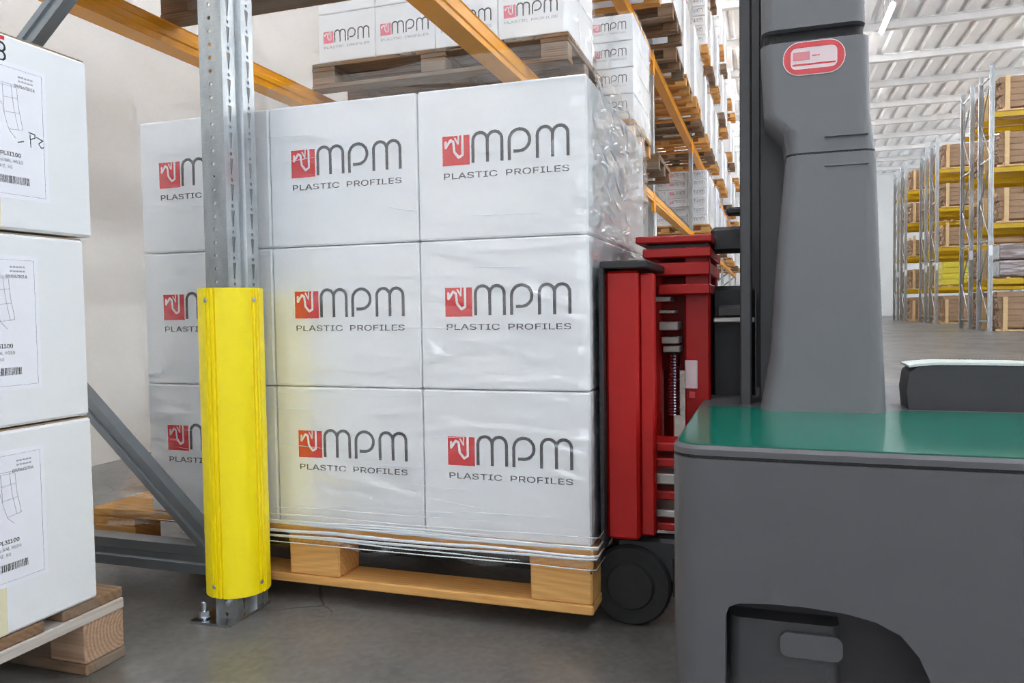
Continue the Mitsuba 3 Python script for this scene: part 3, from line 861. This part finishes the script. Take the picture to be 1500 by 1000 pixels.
# first full load
add_pallet(pal_old, 'weathered pallet under the white cartons right above the moving load', (PX0, 3.80, z1))
bw, bh, bd = .355, .268, .33
cn = ['closest to the wall', 'second from the wall', 'third from the wall', 'closest to the aisle']
for r in range(2):
    for c in range(4):
        carton(f'white logo-printed carton in the {["lower", "upper"][r]} row above the moving load, {cn[c]}', bw - .003, bd, bh, (PX1 - .018 - (4 - c) * bw, 3.812, z1 + PH + .001 + r * bh), lg1, 'cartons of the nearest first-level load', .09, .40)
        if c == 3:
            carton(f'white carton behind the aisle-side column above the moving load, {["lower", "upper"][r]} row', bw - .003, .33, bh, (PX1 - .018 - bw, 3.812 + bd + .002, z1 + PH + .001 + r * bh), None, 'rear cartons of the nearest first-level load')
small = lambda s: film_mesh(*s[:4], s[4], s[5], .02, .008, s[6], *((150, 90) if s[2] < 8 else (84, 44)), None, 9.0, lambda X, Y, z: .02 * np.clip((X - s[1] + .05) / .05, 0, 1))


def wrap(label, s, group=None):
    k = thing('stretch_wrap', label, 'stretch film', group)
    part(k, 'sleeve', ply(small(s), 'film', True))


wrap('clear stretch film around the white cartons above the moving load', (PX1 - .018 - 4 * bw - .003, PX1 - .014, 3.805, 4.49, z1 + PH - .02, z1 + PH + 2 * bh + .02, 11))

# second load: four rows, aisle end
add_pallet(pal_light, 'pallet under the four-row carton load behind the nearest first-level load', (PX0 + .015, 5.72, z1))
rn = ['bottom row', 'second row', 'third row', 'top row']
for r in range(4):
    for c in range(2):
        carton(f'small white logo-printed carton in the {rn[r]} of the four-row load, {["aisle-side column", "inner column"][c]}', .322, .40, .193, (-.932 - .325 * (c + 1), 5.73, z1 + PH + .002 + r * .1935), lg2, 'cartons of the four-row load', .07, .42)
    carton(f'small white carton behind the {rn[r]} of the four-row load', .322, .40, .193, (-.932 - .325, 6.135, z1 + PH + .002 + r * .1935), None, 'rear cartons of the four-row load')
wrap('clear stretch film around the four-row carton load', (-.932 - .98, -.928, 5.724, 6.56, z1 + PH - .02, z1 + PH + .79, 12))

# third load on the first level
add_pallet(pal_old, 'dark pallet at the end of the second bay beside the rack upright', (PX0 + .02, 7.06, z1))
for r in range(3):
    for c in range(2):
        carton(f'plain carton, {["bottom", "middle", "top"][r]} row, {["nearer", "further"][c]} one, load at the end of the second bay', .36, .41, .25, (-1.125 - .362, 7.07 + .415 * c, z1 + PH + .002 + r * .251), None, 'cartons of the third first-level load')
wrap('clear stretch film around the load at the end of the second bay', (-1.125 - .73, -1.121, 7.06, 7.91, z1 + PH - .02, z1 + PH + .77, 13))

# ground loads behind the moving load
add_pallet(pal_light, 'pallet on the floor under the white cartons behind the red carriage', (-2.68, 8.72, 0))
for r in range(5):
    for c in range(2):
        carton(f'white carton of the floor stack behind the red carriage, {["lowest", "second", "middle", "fourth", "topmost"][r]} layer, {["aisle side", "inner side"][c]}', .397, .60, .341, (-1.252 - .4 * (c + 1), 8.73, PH + .002 + r * .342), lg1, 'cartons of the floor stack behind the carriage', .12, .45)

# load of small cartons beyond the third bay, first level
add_pallet(pal_light, 'pale pallet under the stack of small cartons beyond the third bay', (PX0 + .03, 13.32, z1))
cd = ['inner column', 'middle column', 'aisle column']
for r in range(6):
    for c in range(3):
        carton(f'white carton in the six-row stack past the third bay, {["bottom", "second", "third", "fourth", "fifth", "top"][r]} row, {cd[c]}', .317, .40, .150, (-.95 - .32 * (3 - c), 13.33, z1 + PH + .002 + r * .1505), lg2, 'cartons of the six-row stack', .06, .40)
wrap('clear stretch film around the six-row stack beyond the third bay', (-.95 - .97, -.944, 13.32, 14.16, z1 + PH - .02, z1 + PH + .92, 14))

# generic loads on the upper levels and in the far bays
SPOTS = []
for li, q, ys in ((1, 1, (5.22, 6.36, 7.52)), (1, 2, (8.78, 9.85, 10.95, 12.1)), (2, 2, (8.78, 9.85)), (2, 1, (6.36, 7.52)), (1, 3, (13.35, 14.6, 15.9)), (2, 3, (13.35, 14.6, 15.9)), (3, 3, (13.4, 15.0)), (3, 2, (8.78, 9.9)),
                  (0, 3, (14.6, 15.9)), (0, 4, (18.1, 19.5)), (1, 4, (18.1, 19.5)), (2, 4, (18.1, 19.5)), (3, 4, (18.1, 19.5)), (0, 5, (22.8, 24.5)), (1, 5, (22.8, 24.5)), (2, 5, (22.8, 24.5)), (3, 5, (22.8, 24.5)), (0, 6, (27.4, 29.0)), (1, 6, (27.4, 29.0)), (2, 6, (27.4, 29.0))):
    for y in ys:
        SPOTS.append((li, q, y))
ln = ['first', 'second', 'third', 'fourth']
bay = ['nearest', 'second', 'third', 'fourth', 'fifth', 'sixth', 'seventh']
for i, (li, q, y) in enumerate(SPOTS):
    z = LEVELS[li]
    jx = float(RNG.uniform(-.02, .03))
    near = q < 3
    first_ = near or y in (13.35, 18.1)
    order = sorted({u[2] for u in SPOTS if u[0] == li and u[1] == q})
    pos = f'{["nearest", "second", "third", "fourth"][order.index(y)]} on the {ln[li]} beam level of the {bay[q]} bay' if y in order else f'on the {ln[li]} beam level far down the left rack'
    grp = None if y in order else 'far pallets of the left rack'
    add_pallet([pal_old, pal_light, pal_new][i % 3 if q > 1 else i % 2], f'pallet of the wrapped load, {pos}' if y in order else 'pallet of a wrapped load far down the left rack', (PX0 + jx if i % 3 != 2 else PX1 - 1.4 + jx, y, z), grp)
    rows = 6 if (q, li) in ((3, 2), (3, 1)) and y == 13.35 else 3
    hh = .16 if rows == 6 else .33
    if li == 3 or (q > 3):
        rows = 2 if rows == 3 else rows
        hh = .42 if rows == 2 else hh
    rowns = ['bottom', 'second', 'third', 'fourth', 'fifth', 'top']
    for r in range(rows):
        for c in range(2 if first_ else 1):
            lab = f'carton, {rowns[r]} row {["aisle side", "inner side"][c]}, load {pos}' if y in order else 'white carton of a wrapped load far down the left rack'
            carton(lab, .355, .82 if rows < 6 else .41, hh - .002, (PX1 + jx - .02 - .36 * (c + 1), y + .015, z + PH + .002 + r * hh), lg3 if first_ else None, f'cartons of the load {pos}' if y in order else 'cartons of the far loads', .08, .35)
    wrap(f'stretch film around the wrapped load {pos}' if y in order else 'stretch film around a load far down the left rack', (PX1 + jx - .76, PX1 + jx - .012, y + .005, y + .85, z + PH - .02, z + PH + rows * hh + .02, 30 + i % 6), None if y in order else 'far stretch films of the left rack')

# ---------------------------------------------------------------- the racks of long goods on the right
up2 = ply(ext(LineString([(-.10, .012), (-.10, 0), (0, 0), (0, .030), (-.015, .038), (-.015, .062), (0, .070), (0, .10), (-.10, .10), (-.10, .088)]).buffer(.002, cap_style=2, join_style=2), 6.6), 'galvanized')
up2r = up_far
RXL, RXR = 0.0, 3.10
RX = [5.36, 5.76, 5.58]
ROWS = [22.1, 30.7, 36.0]
RLEV = [1.31, 2.70, 4.09, 5.45]
rdiag = []
for k in range(6):
    a, b = (0.05, .25 + k * 1.02), (1.05, .25 + (k + 1) * 1.02)
    if k % 2:
        a, b = (1.05, a[1]), (.05, b[1])
    rdiag.append(ply(cyl((-.05, a[0], a[1]), (-.05, b[0], b[1]), .018, 8), 'galvanized'))
rhor = ply(rect(-.068, -.032, .04, 1.06, -.02, .02, .003), 'galvanized')
tag_p = ply(rect(-.09, -.01, -.006, 0, 1.9, 2.15, 0), 'paper')
rbeam = ply(join(rect(0, RXR - RXL - .1, 0, .05, -.13, 0, .004), rect(0, RXR - RXL - .1, -.004, .0, -.085, -.045, .002)), 'beam_yellow')
rwhere = ['nearest', 'middle', 'farthest']
gsh = {}
for nm, m in (('cardboard', 'cardboard'), ('wrap', 'bundle_wrap'), ('yellow', 'pack_yellow')):
    gsh[nm] = m
RL = 2.75
cart_m = rect(0, RL, 0, .40, 0, .148, .012)
endm = ply(rect(-.004, .004, .012, .388, .012, .136, .002), 'cardboard_end')
carts = {m: ply(cart_m, m) for m in ('cardboard',)}
bund = ply(xf(ext(sbox(.05, .05, .95, .35).buffer(.05, quad_segs=4), RL), np.array([[0, 0, 1, 0], [1, 0, 0, 0], [0, 1, 0, 0], [0, 0, 0, 1.0]])), 'bundle_wrap', 35)
bund_e = ply(rect(-.02, .0, .04, .96, .03, .37, .02), 'bundle_end')
yel = ply(rect(0, RL, 0, .85, 0, .20, .02), 'pack_yellow')
band = ply(join(rect(.55, .60, -.004, .004, 0, .148, 0)), 'paper')
post = ply(rect(0, .10, 0, .05, 0, .86, .004), 'wood_pale')
rail = ply(rect(-.03, RL + .03, 0, .05, 0, .045, .003), 'wood_pale')
bear = ply(rect(0, .08, 0, 1.0, 0, .05, .003), 'wood_pale')
lvn = ['on the floor', 'on the first shelf', 'on the second shelf', 'on the third shelf', 'on the top shelf']
for ri, y0 in enumerate(ROWS):
    rx = RX[ri]
    for half in (0, 1):
        yb = y0 + half * 1.95
        for xi, x in enumerate((rx, rx + RXR)):
            fr = thing('long_goods_frame', f'tall galvanized frame at the {["aisle end", "inner end"][xi]} of the {rwhere[ri]} right-hand rack row, {["front", "rear"][half]} half', 'rack frame')
            S2 = lambda yy, a: T().translate([x + (-.10 if a < 0 else 0), yy, 0]).rotate([0, 0, 1], a).scale([1.0, .92, .943])
            if ri == 0 and xi == 0:
                part(fr, 'upright', up_ply, S2(yb, -90)); part(fr, 'upright', up_ply, S2(yb + 1.1, 90))
            else:
                part(fr, 'upright', up2r, S2(yb, -90)); part(fr, 'upright', up2r, S2(yb + 1.1, 90))
            for d in rdiag:
                part(fr, 'diagonal_brace', d, (x, yb, 0))
            for zz in (.25, 2.29, 4.33, 6.37):
                part(fr, 'horizontal_brace', rhor, (x, yb, zz))
            if xi == 0:
                part(fr, 'location_tag', tag_p, (x, yb - .003, 0), label='white paper tag')
        for li, z in enumerate(RLEV):
            for fb in (0, 1):
                bm = thing('long_goods_beam', f'yellow {["front", "rear"][fb]} beam of the {ln[li]} shelf, {["front", "rear"][half]} half of the {rwhere[ri]} right-hand rack row', 'rack beam')
                part(bm, 'bar', rbeam, (rx, yb + (.0 if fb == 0 else 1.05), z))
        for li, z in enumerate([0.0] + RLEV[:4]):
            zb = z + .002
            at_x = rx + .10
            desc = f'{lvn[li]}, {["front", "rear"][half]} half of the {rwhere[ri]} right rack'
            if (ri, li, half) == (0, 1, 0):
                for r in range(2):
                    k = thing('profile_bundle', f'{["lower", "upper"][r]} grey wrapped profile bundle {desc}', 'bundle')
                    part(k, 'body', bund, (at_x + .06, yb, zb + .06 + r * .42)); part(k, 'end', bund_e, (at_x + .06, yb, zb + .06 + r * .42), label='pale wrapped end')
                k = thing('bearer', f'timber bearers under grey bundles {desc}', 'timber')
                part(k, 'bearer_bar', bear, (at_x + .2, yb, zb)); part(k, 'bearer_bar', bear, (at_x + 1.6, yb, zb))
                continue
            if (ri, li, half) == (1, 1, 0):
                for r in range(4):
                    k = thing('yellow_pack', f'{["lowest", "second", "third", "topmost"][r]} long yellow pack {desc}', 'package')
                    part(k, 'body', yel, (at_x + .05, yb + .05, zb + .06 + r * .203))
                k = thing('bearer', f'timber bearers under yellow packs {desc}', 'timber')
                part(k, 'bearer_bar', bear, (at_x + .2, yb, zb)); part(k, 'bearer_bar', bear, (at_x + 1.6, yb, zb))
                continue
            nl = {0: 6, 2: 4}.get(li, 5)
            k = thing('timber_crate', f'timber crate of long cartons {desc}', 'crate')
            for yy in (-.02, .90):
                part(k, 'rail', rail, (at_x, yb + yy, zb)); 
                for xx in (.12, 1.5, 2.5):
                    part(k, 'post', post, (at_x + xx, yb + yy - .052 if yy < 0 else yb + yy + .055, zb))
            for xx in (.1, 1.3, 2.5):
                part(k, 'bearer_bar', bear, (at_x + xx, yb - .02, zb + .046))
            for r in range(nl):
                for c in range(2):
                    q = thing('long_carton', f'long carton, {["bottom", "second", "third", "fourth", "fifth", "top"][r]} layer, {["outer", "inner"][c]}, {desc}', 'carton', f'long cartons {desc}')
                    jx = float(RNG.uniform(-.04, .04))
                    part(q, 'body', carts['cardboard'], (at_x + .03 + jx, yb + .03 + c * .42, zb + .098 + r * .150))
                    part(q, 'end', endm, (at_x + .03 + jx, yb + .03 + c * .42, zb + .098 + r * .150), label='dark open end')
